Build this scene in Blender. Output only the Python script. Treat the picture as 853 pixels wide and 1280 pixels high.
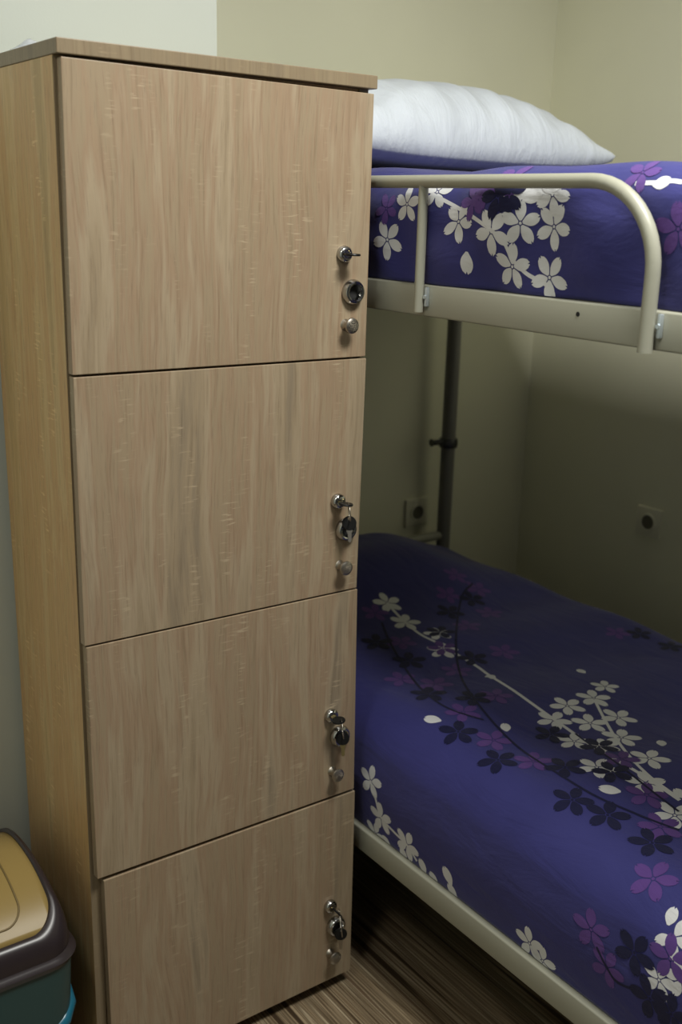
import bpy, bmesh, math, random
from mathutils import Vector, Matrix
import numpy as np

for o in list(bpy.data.objects):
    bpy.data.objects.remove(o)
SC = bpy.context.scene
COL = SC.collection

# ------------------------------------------------------------------ camera
FPX = 1323.16
cam_d = bpy.data.cameras.new('camera')
cam = bpy.data.objects.new('camera', cam_d)
COL.objects.link(cam)
cam_d.sensor_fit = 'VERTICAL'
cam_d.sensor_height = 36.0
cam_d.lens = FPX / 1280 * 36.0
cam_d.clip_start = 0.05
R_ = ((0.8121, -0.5829, 0.0255), (-0.1416, -0.2392, -0.9606), (0.5661, 0.7765, -0.2768))
yaw, pit, rol = 0.6299039, 0.2804486, -0.0265033
cy, sy = math.cos(yaw), math.sin(yaw)
fw = Vector((sy * math.cos(pit), cy * math.cos(pit), -math.sin(pit)))
r0 = Vector((cy, -sy, 0))
d0 = fw.cross(r0)
rt = math.cos(rol) * r0 + math.sin(rol) * d0
dn = -math.sin(rol) * r0 + math.cos(rol) * d0
cam.matrix_world = Matrix(((rt.x, -dn.x, -fw.x, 0), (rt.y, -dn.y, -fw.y, 0), (rt.z, -dn.z, -fw.z, 0), (0, 0, 0, 1)))
cam_d.dof.use_dof = True
cam_d.dof.focus_distance = 1.66
cam_d.dof.aperture_fstop = 4.0
SC.camera = cam

# ------------------------------------------------------------------ light
SC.view_settings.view_transform = 'Standard'
SC.view_settings.look = 'None'
SC.view_settings.gamma = 1.0
SC.view_settings.use_curve_mapping = False
SC.view_settings.exposure = 0.0
W = bpy.data.worlds.new('world')
SC.world = W
W.use_nodes = True
bg = W.node_tree.nodes['Background']
bg.inputs[0].default_value = (0.98, 1.0, 0.93, 1)
bg.inputs[1].default_value = 0.045


def area(name, loc, target, size, power, colr):
    d = bpy.data.lights.new(name, 'AREA')
    d.shape = 'SQUARE'
    d.size = size
    d.energy = power
    d.color = colr
    o = bpy.data.objects.new(name, d)
    COL.objects.link(o)
    o.location = loc
    v = Vector(target) - Vector(loc)
    o.rotation_euler = v.to_track_quat('-Z', 'Y').to_euler()
    return o


area('ceiling_lamp', (-0.35, 0.50, 1.09), (-0.35, 0.50, 0), 0.30, 8.8, (1.0, 0.97, 0.90))
area('ceiling_lamp', (0.98, 0.42, 1.09), (0.98, 0.42, 0), 0.45, 43, (1.0, 0.99, 0.93))

FLOOR = -1.48
CEIL = 1.12
BACK = 2.25
RIGHT = 2.335
PIER_Y = 1.72
PIER_X = 0.965


# ------------------------------------------------------------------ node helpers
def mat(name, rough=0.5, metal=0.0, col=None, spec=0.5):
    m = bpy.data.materials.new(name)
    m.use_nodes = True
    b = m.node_tree.nodes['Principled BSDF']
    b.inputs['Roughness'].default_value = rough
    b.inputs['Metallic'].default_value = metal
    b.inputs['Specular IOR Level'].default_value = spec
    if col:
        b.inputs['Base Color'].default_value = (*col, 1)
    return m, m.node_tree, b


def N(nt, t, **k):
    n = nt.nodes.new(t)
    for a, v in k.items():
        setattr(n, a, v)
    return n


def noise(nt, vec, scale, detail=4, rough=0.5, dist=0.0):
    n = N(nt, 'ShaderNodeTexNoise')
    n.inputs['Scale'].default_value = scale
    n.inputs['Detail'].default_value = detail
    n.inputs['Roughness'].default_value = rough
    n.inputs['Distortion'].default_value = dist
    if vec is not None:
        nt.links.new(vec, n.inputs['Vector'])
    return n.outputs['Fac']


def mapping(nt, vec, scale):
    n = N(nt, 'ShaderNodeMapping')
    n.inputs['Scale'].default_value = scale
    nt.links.new(vec, n.inputs['Vector'])
    return n.outputs[0]


def ramp(nt, fac, stops, interp='LINEAR'):
    n = N(nt, 'ShaderNodeValToRGB')
    r = n.color_ramp
    r.interpolation = interp
    while len(r.elements) < len(stops):
        r.elements.new(0.5)
    for e, (p, c) in zip(r.elements, stops):
        e.position = p
        e.color = (*c, 1)
    nt.links.new(fac, n.inputs[0])
    return n.outputs[0]


def mix(nt, fac, a, b, mode='MIX'):
    n = N(nt, 'ShaderNodeMix', data_type='RGBA', blend_type=mode)
    for sock, v in ((n.inputs[0], fac), (n.inputs[6], a), (n.inputs[7], b)):
        if isinstance(v, (int, float)):
            sock.default_value = v
        elif isinstance(v, tuple):
            sock.default_value = (*v, 1)
        else:
            nt.links.new(v, sock)
    return n.outputs[2]


def bump(nt, b, h, strength, dist=0.001):
    n = N(nt, 'ShaderNodeBump')
    n.inputs['Strength'].default_value = strength
    n.inputs['Distance'].default_value = dist
    nt.links.new(h, n.inputs['Height'])
    nt.links.new(n.outputs[0], b.inputs['Normal'])


def objco(nt, rand=True):
    tc = N(nt, 'ShaderNodeTexCoord')
    if not rand:
        return tc.outputs['Object']
    oi = N(nt, 'ShaderNodeObjectInfo')
    m = N(nt, 'ShaderNodeVectorMath', operation='SCALE')
    cmb = N(nt, 'ShaderNodeCombineXYZ')
    for i in range(3):
        nt.links.new(oi.outputs['Random'], cmb.inputs[i])
    nt.links.new(cmb.outputs[0], m.inputs[0])
    m.inputs['Scale'].default_value = 17.0
    a = N(nt, 'ShaderNodeVectorMath', operation='ADD')
    nt.links.new(tc.outputs['Object'], a.inputs[0])
    nt.links.new(m.outputs[0], a.inputs[1])
    return a.outputs[0]


def wood(name, c_pink, c_mid, c_grey, c_light, rough=0.42):
    m, nt, b = mat(name, rough, spec=0.35)
    co = objco(nt)
    wob = noise(nt, mapping(nt, co, (6, 6, 2.2)), 1.0, 2)
    wv = N(nt, 'ShaderNodeVectorMath', operation='MULTIPLY_ADD')
    cx = N(nt, 'ShaderNodeCombineXYZ')
    nt.links.new(wob, cx.inputs[0])
    nt.links.new(cx.outputs[0], wv.inputs[0])
    wv.inputs[1].default_value = (0.05, 0, 0)
    nt.links.new(co, wv.inputs[2])
    cw = wv.outputs[0]
    band = noise(nt, mapping(nt, cw, (13, 13, 0.9)), 1.0, 5, 0.62)
    c = ramp(nt, band, [(0.30, c_grey), (0.37, c_mid), (0.42, c_light), (0.47, c_pink), (0.51, c_mid), (0.55, c_pink), (0.60, c_light), (0.68, c_grey)])
    fine = noise(nt, mapping(nt, cw, (260, 260, 9)), 1.0, 4, 0.65)
    c = mix(nt, 0.6, c, ramp(nt, fine, [(0.3, (0.70, 0.66, 0.62)), (0.47, (1, 1, 1)), (0.72, (1.08, 1.07, 1.06))]), 'MULTIPLY')
    # pores: short dark vertical flecks
    por = noise(nt, mapping(nt, cw, (520, 520, 26)), 1.0, 2, 0.5)
    c = mix(nt, ramp(nt, por, [(0.60, (0, 0, 0)), (0.72, (0.45, 0.45, 0.45))]), c, (0.19, 0.14, 0.095))
    # pale saw marks running across the grain, in patches
    saw = noise(nt, mapping(nt, co, (34, 34, 240)), 1.0, 2, 0.5)
    pat = noise(nt, mapping(nt, co, (24, 24, 6)), 1.0, 2, 0.5)
    sm = N(nt, 'ShaderNodeMath', operation='MULTIPLY')
    nt.links.new(ramp(nt, saw, [(0.58, (0, 0, 0)), (0.66, (1, 1, 1))]), sm.inputs[0])
    nt.links.new(ramp(nt, pat, [(0.55, (0, 0, 0)), (0.68, (0.85, 0.85, 0.85))]), sm.inputs[1])
    c = mix(nt, sm.outputs[0], c, tuple(x * 1.25 for x in c_light))
    nt.links.new(c, b.inputs['Base Color'])
    bump(nt, b, fine, 0.12, 0.0006)
    return m


M = {}
M['door'] = wood('sonoma_oak', (0.300, 0.214, 0.138), (0.304, 0.236, 0.153), (0.236, 0.187, 0.128), (0.345, 0.274, 0.184))
M['side'] = wood('yellow_oak', (0.53, 0.320, 0.145), (0.54, 0.358, 0.160), (0.45, 0.305, 0.138), (0.58, 0.41, 0.20))
M['edge'] = wood('oak_top_and_edge_shade', (0.23, 0.175, 0.108), (0.23, 0.18, 0.112), (0.21, 0.163, 0.105), (0.25, 0.195, 0.12))  # top board's oak, also the dark tone for the painted edge shade


def wall_mat(name, c):
    m, nt, b = mat(name, 0.75, spec=0.25)
    co = objco(nt, False)
    n1 = noise(nt, co, 3.0, 3)
    nt.links.new(ramp(nt, n1, [(0.35, tuple(x * 0.96 for x in c)), (0.65, c)]), b.inputs['Base Color'])
    bump(nt, b, noise(nt, co, 260.0, 3), 0.12, 0.001)
    return m


M['cream'] = wall_mat('cream_wall_paint', (0.85, 0.835, 0.64))
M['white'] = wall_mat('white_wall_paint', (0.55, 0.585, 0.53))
M['ceil'] = wall_mat('ceiling_paint', (0.78, 0.78, 0.74))

# striped laminate floor, stripes along Y
m, nt, b = mat('striped_laminate', 0.38)
co = objco(nt, False)
s1 = noise(nt, mapping(nt, co, (62, 0.8, 1)), 1.0, 2, 0.5)
c = ramp(nt, s1, [(0.34, (0.05, 0.032, 0.018)), (0.39, (0.17, 0.12, 0.07)), (0.43, (0.33, 0.26, 0.165)), (0.47, (0.10, 0.068, 0.038)), (0.51, (0.28, 0.215, 0.135)), (0.55, (0.09, 0.06, 0.033)), (0.59, (0.40, 0.33, 0.22)), (0.64, (0.15, 0.10, 0.06))])
s2 = noise(nt, mapping(nt, co, (230, 3.5, 1)), 1.0, 3, 0.6)
c = mix(nt, 0.55, c, ramp(nt, s2, [(0.32, (0.5, 0.48, 0.45)), (0.6, (1.1, 1.1, 1.1))]), 'MULTIPLY')
nt.links.new(c, b.inputs['Base Color'])
bump(nt, b, s2, 0.1, 0.0008)
M['floor'] = m


def fabric(name, c, rough=0.72, sheen=0.25, fold=(16, 6, 16), deep=0.0009):
    m, nt, b = mat(name, rough, spec=0.25)
    co = objco(nt, False)
    b.inputs['Sheen Weight'].default_value = sheen
    b.inputs['Sheen Roughness'].default_value = 0.4
    n1 = noise(nt, co, 9.0, 3)
    nt.links.new(ramp(nt, n1, [(0.3, tuple(x * 0.92 for x in c)), (0.7, tuple(x * 1.06 for x in c))]), b.inputs['Base Color'])
    n2 = N(nt, 'ShaderNodeMath', operation='ADD')
    nt.links.new(noise(nt, co, 900.0, 2), n2.inputs[0])
    w = N(nt, 'ShaderNodeMath', operation='MULTIPLY')
    nt.links.new(noise(nt, mapping(nt, co, fold), 1.0, 4, 0.55, 0.6), w.inputs[0])
    w.inputs[1].default_value = 16.0
    nt.links.new(w.outputs[0], n2.inputs[1])
    bump(nt, b, n2.outputs[0], 0.35, deep)
    return m


M['sheet'] = fabric('violet_blue_cotton', (0.038, 0.039, 0.178))
M['print_white'] = fabric('white_print', (0.68, 0.69, 0.71))
M['print_navy'] = fabric('navy_print', (0.007, 0.008, 0.045))
M['print_purple'] = fabric('purple_print', (0.105, 0.050, 0.235))
M['pillow'] = fabric('white_cotton', (0.66, 0.71, 0.77), 0.7, 0.25, (22, 5, 7), 0.0022)

M['cream_metal'] = mat('cream_enamelled_steel', 0.38, 0.0, (0.32, 0.318, 0.255))[0]
M['grey_metal'] = mat('grey_enamelled_steel', 0.45, 0.0, (0.16, 0.155, 0.14))[0]
M['zinc'] = mat('zinc_bolt', 0.35, 0.8, (0.65, 0.72, 0.78))[0]
M['chrome'] = mat('chrome', 0.16, 1.0, (0.46, 0.46, 0.45))[0]
M['nickel'] = mat('brushed_nickel', 0.36, 1.0, (0.40, 0.37, 0.32))[0]
M['brass'] = mat('brass', 0.35, 1.0, (0.60, 0.48, 0.22))[0]
M['black'] = mat('black_plastic', 0.4, 0.0, (0.008, 0.008, 0.008), 0.2)[0]
M['hole'] = mat('dark_hole', 0.8, 0.0, (0.006, 0.006, 0.006))[0]
M['socket'] = mat('socket_plastic', 0.4, 0.0, (0.78, 0.76, 0.60))[0]
M['bin_frame'] = mat('dark_brown_plastic', 0.33, 0.0, (0.024, 0.017, 0.019))[0]
M['bin_lid'] = mat('ochre_plastic', 0.34, 0.0, (0.25, 0.175, 0.06), 0.22)[0]
M['bin_body'] = mat('dark_teal_plastic', 0.35, 0.0, (0.022, 0.060, 0.060))[0]
M['bin_band'] = mat('blue_plastic', 0.3, 0.0, (0.010, 0.12, 0.19))[0]
m, nt, b = mat('clear_film', 0.2, 0.0, (0.85, 0.88, 0.92))
b.inputs['Transmission Weight'].default_value = 0.6
b.inputs['IOR'].default_value = 1.1
M['film'] = m


# ------------------------------------------------------------------ mesh helpers
def obj(name, bm, ma, parent=None, smooth=False, loc=None):
    me = bpy.data.meshes.new(name)
    bmesh.ops.recalc_face_normals(bm, faces=bm.faces)
    bm.to_mesh(me)
    bm.free()
    for x in (ma if isinstance(ma, (list, tuple)) else [ma]):
        me.materials.append(x)
    if smooth:
        for p in me.polygons:
            p.use_smooth = True
        if smooth == 'angle':
            me.set_sharp_from_angle(angle=math.radians(38))
    o = bpy.data.objects.new(name, me)
    COL.objects.link(o)
    if parent is not None:
        o.parent = parent
    if loc:
        o.location = loc
    return o


def thing(name, label, cat, loc=(0, 0, 0), group=None):
    o = bpy.data.objects.new(name, None)
    COL.objects.link(o)
    o.location = loc
    o.empty_display_size = 0.05
    return tag(o, label, cat, group)


def tag(o, label, cat, group=None):
    o['label'] = label
    o['category'] = cat
    if group:
        o['group'] = group
    return o


def struct(name, bm, ma):
    o = obj(name, bm, ma)
    o['kind'] = 'structure'
    return o


def box(bm, x0, x1, y0, y1, z0, z1, bev=0.0, seg=2):
    t = bmesh.new()
    vs = [t.verts.new((x, y, z)) for x in (x0, x1) for y in (y0, y1) for z in (z0, z1)]
    for f in ((0, 1, 3, 2), (4, 6, 7, 5), (0, 4, 5, 1), (2, 3, 7, 6), (0, 2, 6, 4), (1, 5, 7, 3)):
        t.faces.new([vs[i] for i in f])
    merge(bm, t, bev, seg)


def hexa(bm, bot, top, bev=0.0, seg=2):
    t = bmesh.new()
    vs = [t.verts.new(p) for p in list(bot) + list(top)]
    for f in ((0, 1, 2, 3), (4, 5, 6, 7), (0, 1, 5, 4), (1, 2, 6, 5), (2, 3, 7, 6), (3, 0, 4, 7)):
        t.faces.new([vs[i] for i in f])
    merge(bm, t, bev, seg)


def merge(bm, t, bev=0.0, seg=2):
    bmesh.ops.recalc_face_normals(t, faces=t.faces)
    if bev:
        bmesh.ops.bevel(t, geom=list(t.edges), offset=bev, segments=seg, affect='EDGES', profile=0.5)
    me = bpy.data.meshes.new('tmp')
    t.to_mesh(me)
    t.free()
    bm.from_mesh(me)
    bpy.data.meshes.remove(me)


def tube(bm, pts, r, seg=20, cap=True):
    pts = [Vector(p) for p in pts]
    rings = []
    up = None
    for i, p in enumerate(pts):
        if i == 0:
            d = pts[1] - p
        elif i == len(pts) - 1:
            d = p - pts[i - 1]
        else:
            d = (pts[i + 1] - p).normalized() + (p - pts[i - 1]).normalized()
        d.normalize()
        if up is None:
            up = Vector((1, 0, 0)) if abs(d.x) < 0.9 else Vector((0, 0, 1))
        u = (up - d * up.dot(d)).normalized()
        v = d.cross(u)
        up = u
        rr = r[i] if isinstance(r, (list, tuple)) else r
        rings.append([bm.verts.new(p + rr * (math.cos(2 * math.pi * k / seg) * u + math.sin(2 * math.pi * k / seg) * v)) for k in range(seg)])
    for a, c in zip(rings, rings[1:]):
        for k in range(seg):
            bm.faces.new((a[k], a[(k + 1) % seg], c[(k + 1) % seg], c[k]))
    if cap:
        bm.faces.new(rings[0])
        bm.faces.new(rings[-1])


def lathe(bm, prof, mtx, seg=28, mi=None):
    """profile of (radius, height) turned about local Z, placed by mtx"""
    rings = []
    for r, h in prof:
        if r < 1e-6:
            rings.append([bm.verts.new(mtx @ Vector((0, 0, h)))])
        else:
            rings.append([bm.verts.new(mtx @ Vector((r * math.cos(2 * math.pi * k / seg), r * math.sin(2 * math.pi * k / seg), h))) for k in range(seg)])
    for i, (a, c) in enumerate(zip(rings, rings[1:])):
        for k in range(seg):
            k2 = (k + 1) % seg
            vs = []
            for v in (a[k % len(a)], a[k2 % len(a)], c[k2 % len(c)], c[k % len(c)]):
                if v not in vs:
                    vs.append(v)
            if len(vs) > 2:
                f = bm.faces.new(vs)
                if mi:
                    f.material_index = mi[i]


def frame(o, z, x=None):
    z = Vector(z).normalized()
    x = Vector(x) if x else (Vector((0, 0, 1)) if abs(z.z) < 0.9 else Vector((1, 0, 0)))
    x = (x - z * x.dot(z)).normalized()
    y = z.cross(x)
    return Matrix(((x.x, y.x, z.x, o[0]), (x.y, y.y, z.y, o[1]), (x.z, y.z, z.z, o[2]), (0, 0, 0, 1)))


# ------------------------------------------------------------------ room
def slab(name, a, ma):
    bm = bmesh.new()
    box(bm, *a)
    return struct(name, bm, ma)


T = 0.1
slab('floor', (-0.9, RIGHT + T, -0.6, BACK + T, FLOOR - T, FLOOR), M['floor'])
slab('ceiling', (-0.9, RIGHT + T, -0.6, BACK + T, CEIL, CEIL + T), M['ceil'])
slab('wall_back', (PIER_X, RIGHT + T, BACK, BACK + T, FLOOR, CEIL), M['cream'])
slab('wall_right', (RIGHT, RIGHT + T, -0.6, BACK, FLOOR, CEIL), M['cream'])
slab('bounce_wall_left', (-0.9, -0.8, -0.6, PIER_Y, FLOOR, CEIL), M['white'])  # unseen wall, added to bounce lamp light onto the locker side
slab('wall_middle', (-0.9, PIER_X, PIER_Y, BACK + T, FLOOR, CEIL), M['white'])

# ------------------------------------------------------------------ locker cabinet
S = 1.4
YF = 1.4
DT = 0.016
cab = thing('locker_cabinet', 'tall narrow oak-effect locker cabinet with four lockable doors', 'cabinet', (0.81, 1.55, FLOOR))


def cab_part(name, bm, ma, parent=cab, smooth=False):
    o = obj(name, bm, ma, parent, smooth)
    o.location = Vector((0, 0, 0)) - cab.location if parent is cab else (0, 0, 0)
    return o


CX0, CX1 = 0.3945 * S, 0.7600 * S
CY0, CY1 = YF + DT + 0.001, 1.700
CB = -1.450
CT = 0.1285 * S
for x0, x1 in ((CX0, CX0 + 0.018), (CX1 - 0.018, CX1)):
    bm = bmesh.new()
    box(bm, x0, x1, CY0, CY1, CB, CT - 0.0005, 0.0008)
    sp = cab_part('side_panel', bm, M['side'])
    bm = bmesh.new()
    box(bm, x0 + 0.0004, x1 - 0.0004, CY0 - 0.0008, CY0 + 0.0004, CB + 0.001, CT - 0.002)
    obj('edge_shade', bm, M['edge'], sp)  # thin dark strip: shade painted over the panel's front edge
bm = bmesh.new()
box(bm, CX0 + 0.018, CX1 - 0.018, CY1 - 0.006, CY1, CB, CT - 0.0005)
cab_part('back_panel', bm, M['side'])
for z in (CB + 0.009, -0.7475 * S, -0.4585 * S, -0.1685 * S, CT - 0.0095):
    bm = bmesh.new()
    box(bm, CX0 + 0.018, CX1 - 0.018, CY0 + 0.002, CY1 - 0.006, z - 0.009, z + 0.009)
    cab_part('shelf', bm, M['side'])
bm = bmesh.new()
TL, TR = (0.3945, 0.1419), (0.7622, 0.1400)
BL, BR = (0.3945, 0.1284), (0.7622, 0.1262)
y0, y1 = YF - 0.003, CY1 + 0.004
hexa(bm, [(BL[0] * S - .001, y0, BL[1] * S), (BR[0] * S, y0, BR[1] * S), (BR[0] * S, y1, BR[1] * S), (BL[0] * S - .001, y1, BL[1] * S)],
     [(TL[0] * S - .001, y0, TL[1] * S), (TR[0] * S, y0, TR[1] * S), (TR[0] * S, y1, TR[1] * S), (TL[0] * S - .001, y1, TL[1] * S)], 0.0012)
cab_part('top_board', bm, M['edge'])
for x in (CX0 + 0.035, CX1 - 0.05):
    for y in (CY0 + 0.06, CY1 - 0.04):
        bm = bmesh.new()
        tube(bm, [(x, y, FLOOR + 0.0005), (x, y, FLOOR + 0.006), (x, y, CB)], [0.02, 0.016, 0.016], 16)
        cab_part('foot', bm, M['black'], smooth='angle')

# door corners: (TL, TR, BR, BL) in the front plane, x and z over S
DOORS = [
    ((0.3984, 0.1258), (0.7593, 0.1213), (0.7587, -0.1690), (0.3961, -0.1667)),
    ((0.3966, -0.1692), (0.7602, -0.1713), (0.7564, -0.4596), (0.3959, -0.4565)),
    ((0.3976, -0.4586), (0.7578, -0.4618), (0.7625, -0.7462), (0.3987, -0.7445)),
    ((0.4063, -0.7497), (0.7644, -0.7502), (0.7663, -1.0356), (0.4083, -1.0350)),
]
# (lock, ring, knob) positions per door in the front plane
HW = [
    ((1.011, -0.0715), (1.030, -0.1310), (1.019, -0.183)),
    ((1.011, -0.4775), (1.029, -0.5300), (1.021, -0.595)),
    ((1.008, -0.8760), (1.028, -0.9220), (1.016, -0.992)),
    ((1.017, -1.2780), (1.031, -1.3270), (1.022, -1.388)),
]
doors = []
for d, hw in zip(DOORS, HW):
    bm = bmesh.new()
    f = [(x * S, YF, z * S) for x, z in d]
    k = [(x * S, YF + DT, z * S) for x, z in d]
    hexa(bm, f, k, 0.0010)
    dr = cab_part('door', bm, M['door'])
    doors.append(dr)

    def sub(name, bm, ma, smooth='angle', dr=dr):
        return obj(name, bm, ma, dr, smooth)
    # cam lock cylinder: domed barrel with a keyway
    (lx, lz), (px, pz), (kx, kz) = hw
    bm = bmesh.new()
    mt = frame((lx, YF, lz), (0, -1, 0))
    lathe(bm, [(0.0125, 0), (0.0132, 0.004), (0.0122, 0.009), (0.0095, 0.0115), (0.0070, 0.0118), (0.0066, 0.0105), (0, 0.0105)], mt)
    box(bm, lx - 0.005, lx + 0.005, YF - 0.0109, YF - 0.0100, lz - 0.0011, lz + 0.0011)
    sub('lock_cylinder', bm, M['chrome'])
    # round recessed finger ring
    bm = bmesh.new()
    mt = frame((px, YF, pz), (0, -1, 0))
    lathe(bm, [(0.0195, 0), (0.0205, 0.003), (0.0200, 0.007), (0.0175, 0.0115), (0.0150, 0.0125), (0.0125, 0.0115), (0.0105, 0.006), (0.0095, 0.001), (0, 0.001)], mt, 36,
          [0, 0, 0, 0, 0, 0, 0, 1])
    sub('ring_bezel', bm, [M['chrome'], M['hole']])
    # mushroom knob with a knurled face
    bm = bmesh.new()
    mt = frame((kx, YF, kz), (0, -1, 0))
    lathe(bm, [(0.0095, 0), (0.0075, 0.003), (0.0060, 0.009), (0.0075, 0.0135), (0.0118, 0.0160), (0.0128, 0.0180), (0.0122, 0.0205), (0.0095, 0.0222), (0.005, 0.0232), (0, 0.0235)], mt)
    for a in range(-4, 5):
        for c_ in range(-4, 5):
            if a * a + c_ * c_ < 17:
                ax, az = a * 0.0024 + (c_ % 2) * 0.0012, c_ * 0.0024
                rr = math.hypot(ax, az)
                h = 0.0235 - 0.0030 * (rr / 0.0118) ** 2.2
                lathe(bm, [(0.0011, -0.0010), (0.0009, 0.0007), (0, 0.0011)], frame((kx + ax, YF - h, kz + az), (0, -1, 0)), 6)
    sub('knob', bm, M['nickel'])


# ------------------------------------------------------------------ keys
def key(loc, zdir, ndir, label, group, head_r=0.0125, squash=1.0, blade='brass'):
    """key with its head centre at loc, blade pointing along zdir, flat face along ndir"""
    k = thing('key', label, 'key', loc, group)
    mt = frame((0, 0, 0), ndir, zdir)       # local x = blade direction, z = face normal
    bm = bmesh.new()
    n = 28
    t = 0.0017
    outer = [(math.cos(2 * math.pi * i / n) * head_r, math.sin(2 * math.pi * i / n) * head_r * squash) for i in range(n)]
    inner = [(-head_r * 0.62 + math.cos(2 * math.pi * i / n) * 0.0026, math.sin(2 * math.pi * i / n) * 0.0026) for i in range(n)]
    vv = {}
    for s in (-1, 1):
        vv['o', s] = [bm.verts.new(mt @ Vector((x * 0.93, y * 0.93, s * t))) for x, y in outer]
        vv['i', s] = [bm.verts.new(mt @ Vector((x, y, s * t))) for x, y in inner]
    vv['m'] = [bm.verts.new(mt @ Vector((x, y, 0))) for x, y in outer]
    for i in range(n):
        j = (i + 1) % n
        for s in (-1, 1):
            bm.faces.new((vv['o', s][i], vv['o', s][j], vv['i', s][j], vv['i', s][i]))
            bm.faces.new((vv['o', s][i], vv['o', s][j], vv['m'][j], vv['m'][i]))
        bm.faces.new((vv['i', 1][i], vv['i', 1][j], vv['i', -1][j], vv['i', -1][i]))
    obj('key_head', bm, M['black'], k, 'angle')
    bm = bmesh.new()
    x0, L, w = head_r * 0.9, 0.021, 0.0035
    pts = [(x0, -0.005), (x0 + 0.004, -0.005), (x0 + 0.004, -w)]
    for q in range(5):
        xx = x0 + 0.006 + q * 0.003
        pts += [(xx, -w + 0.0002 * q), (xx + 0.0015, -w + 0.0014)]
    pts += [(x0 + L, 0.001), (x0 + L - 0.003, w), (x0 + 0.004, w), (x0 + 0.004, 0.005), (x0, 0.005)]
    a = [bm.verts.new(mt @ Vector((x, y, 0.0008))) for x, y in pts]
    c_ = [bm.verts.new(mt @ Vector((x, y, -0.0008))) for x, y in pts]
    bm.faces.new(a)
    bm.faces.new(list(reversed(c_)))
    for i in range(len(pts)):
        j = (i + 1) % len(pts)
        bm.faces.new((a[i], a[j], c_[j], c_[i]))
    o = obj('key_blade', bm, M[blade], k)
    o['label'] = 'metal toothed blade'
    return k


def ring(loc, nrm, r, label):
    bm = bmesh.new()
    mt = frame(loc, nrm)
    n = 30
    tube(bm, [mt @ Vector((r * math.cos(2 * math.pi * i / n), r * math.sin(2 * math.pi * i / n), 0.0004 * math.sin(math.pi * i / n))) for i in range(n + 1)], 0.0009, 8)
    o = obj('key_ring', bm, M['nickel'], None, True)
    c0 = Vector(loc)
    o.data.transform(Matrix.Translation(-c0))
    o.location = c0
    return tag(o, label, 'key ring', 'key rings on the lower three doors')


nth = ['top', 'second', 'third', 'bottom']
for i, hw in enumerate(HW):
    (lx, lz), (px, pz), _ = hw
    # door 1-3: key lies flat; door 4: turned on edge
    nrm = [(0.02, 0, 1), (0.12, 0, 1), (-0.12, 0, 1), (0.82, 0, 0.60)][i]
    key((lx, YF - 0.0265, lz), (0, 1, 0), nrm, 'black-headed key standing in the lock of the %s locker door' % nth[i], 'keys left in the locker locks')
    if i:
        hx, hz = px - 0.008 + (0.006 if i == 3 else 0), pz + (0.017 if i == 1 else 0.006 if i == 2 else -0.006)
        fn = Vector((-0.45, -0.85, 0.30 if i != 3 else 0.1))
        key((hx, YF - 0.024, hz), (0.05, 0.10, -1), fn, 'spare black key dangling in front of the round ring of the %s locker door' % nth[i], 'spare keys hanging on key rings', 0.0125, 1.0, 'brass' if i == 2 else 'nickel')
        top = Vector((hx, YF - 0.026, hz + 0.0078))
        lk = Vector((lx, YF - 0.0342, lz))
        mid = (top + lk) / 2
        ring(mid, (0.85, -0.5, 0.1), max(0.0075, (top - lk).length / 2), 'small metal key ring linking two keys on the %s locker door' % nth[i])

# ------------------------------------------------------------------ clear plastic bag on the cabinet
random.seed(3)
bm = bmesh.new()
nx, ny = 26, 22
g = []
for i in range(nx):
    row = []
    for j in range(ny):
        u, v = i / (nx - 1) * 2 - 1, j / (ny - 1) * 2 - 1
        r = max(0, 1 - (abs(u) ** 2.5 + abs(v) ** 2.5))
        z = 0.004 + 0.022 * r ** 0.6 * (0.6 + 0.4 * math.sin(7 * u + 3 * v) * math.cos(5 * v - 2 * u)) + 0.004 * random.random() * r
        row.append(bm.verts.new((u * 0.062, v * 0.05, z)))
    g.append(row)
for i in range(nx - 1):
    for j in range(ny - 1):
        bm.faces.new((g[i][j], g[i + 1][j], g[i + 1][j + 1], g[i][j + 1]))
o = obj('plastic_bag', bm, M['film'], None, True, (0.632, 1.630, 0.1985))
o.modifiers.new('s', 'SOLIDIFY').thickness = 0.001
tag(o, 'crumpled clear plastic bag lying on top of the locker cabinet', 'bag')

# ------------------------------------------------------------------ bunk bed
XB = 1.10            # outer face of the near rails
XE = 1.965
YH, YT = 2.15, 0.25  # head and foot posts
bed = thing('bunk_bed', 'cream steel bunk bed with curved guard rail and grey posts', 'bunk bed', (1.53, 1.2, FLOOR))


def bed_part(name, bm, ma, smooth=False, parent=bed):
    o = obj(name, bm, ma, parent, smooth)
    if parent is bed:
        o.location = -bed.location
    return o


UB, UT = -0.163, -0.114
LB, LT = -1.198, -1.150
for z0, z1, nm in ((UB, UT, 'upper_side_rail'), (LB, LT, 'lower_side_rail')):
    for x0, x1 in ((XB, XB + 0.022), (XE - 0.022, XE)):
        bm = bmesh.new()
        box(bm, x0, x1, YT, YH, z0, z1, 0.003, 3)
        r = bed_part(nm, bm, M['cream_metal'], 'angle')
        if nm == 'upper_side_rail' and x0 == XB:
            near = r
    for y in (YH - 0.011, YT + 0.011):
        bm = bmesh.new()
        box(bm, XB + 0.022, XE - 0.022, y - 0.011, y + 0.011, z0, z1, 0.003, 3)
        bed_part('end_rail', bm, M['cream_metal'], 'angle')
    bm = bmesh.new()
    for k in range(12):
        y = YT + 0.09 + k * 0.156
        box(bm, XB + 0.022, XE - 0.022, y - 0.03, y + 0.03, z1 - 0.026, z1 - 0.006, 0.002)
    bed_part('bed_slats', bm, M['cream_metal'])
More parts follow.
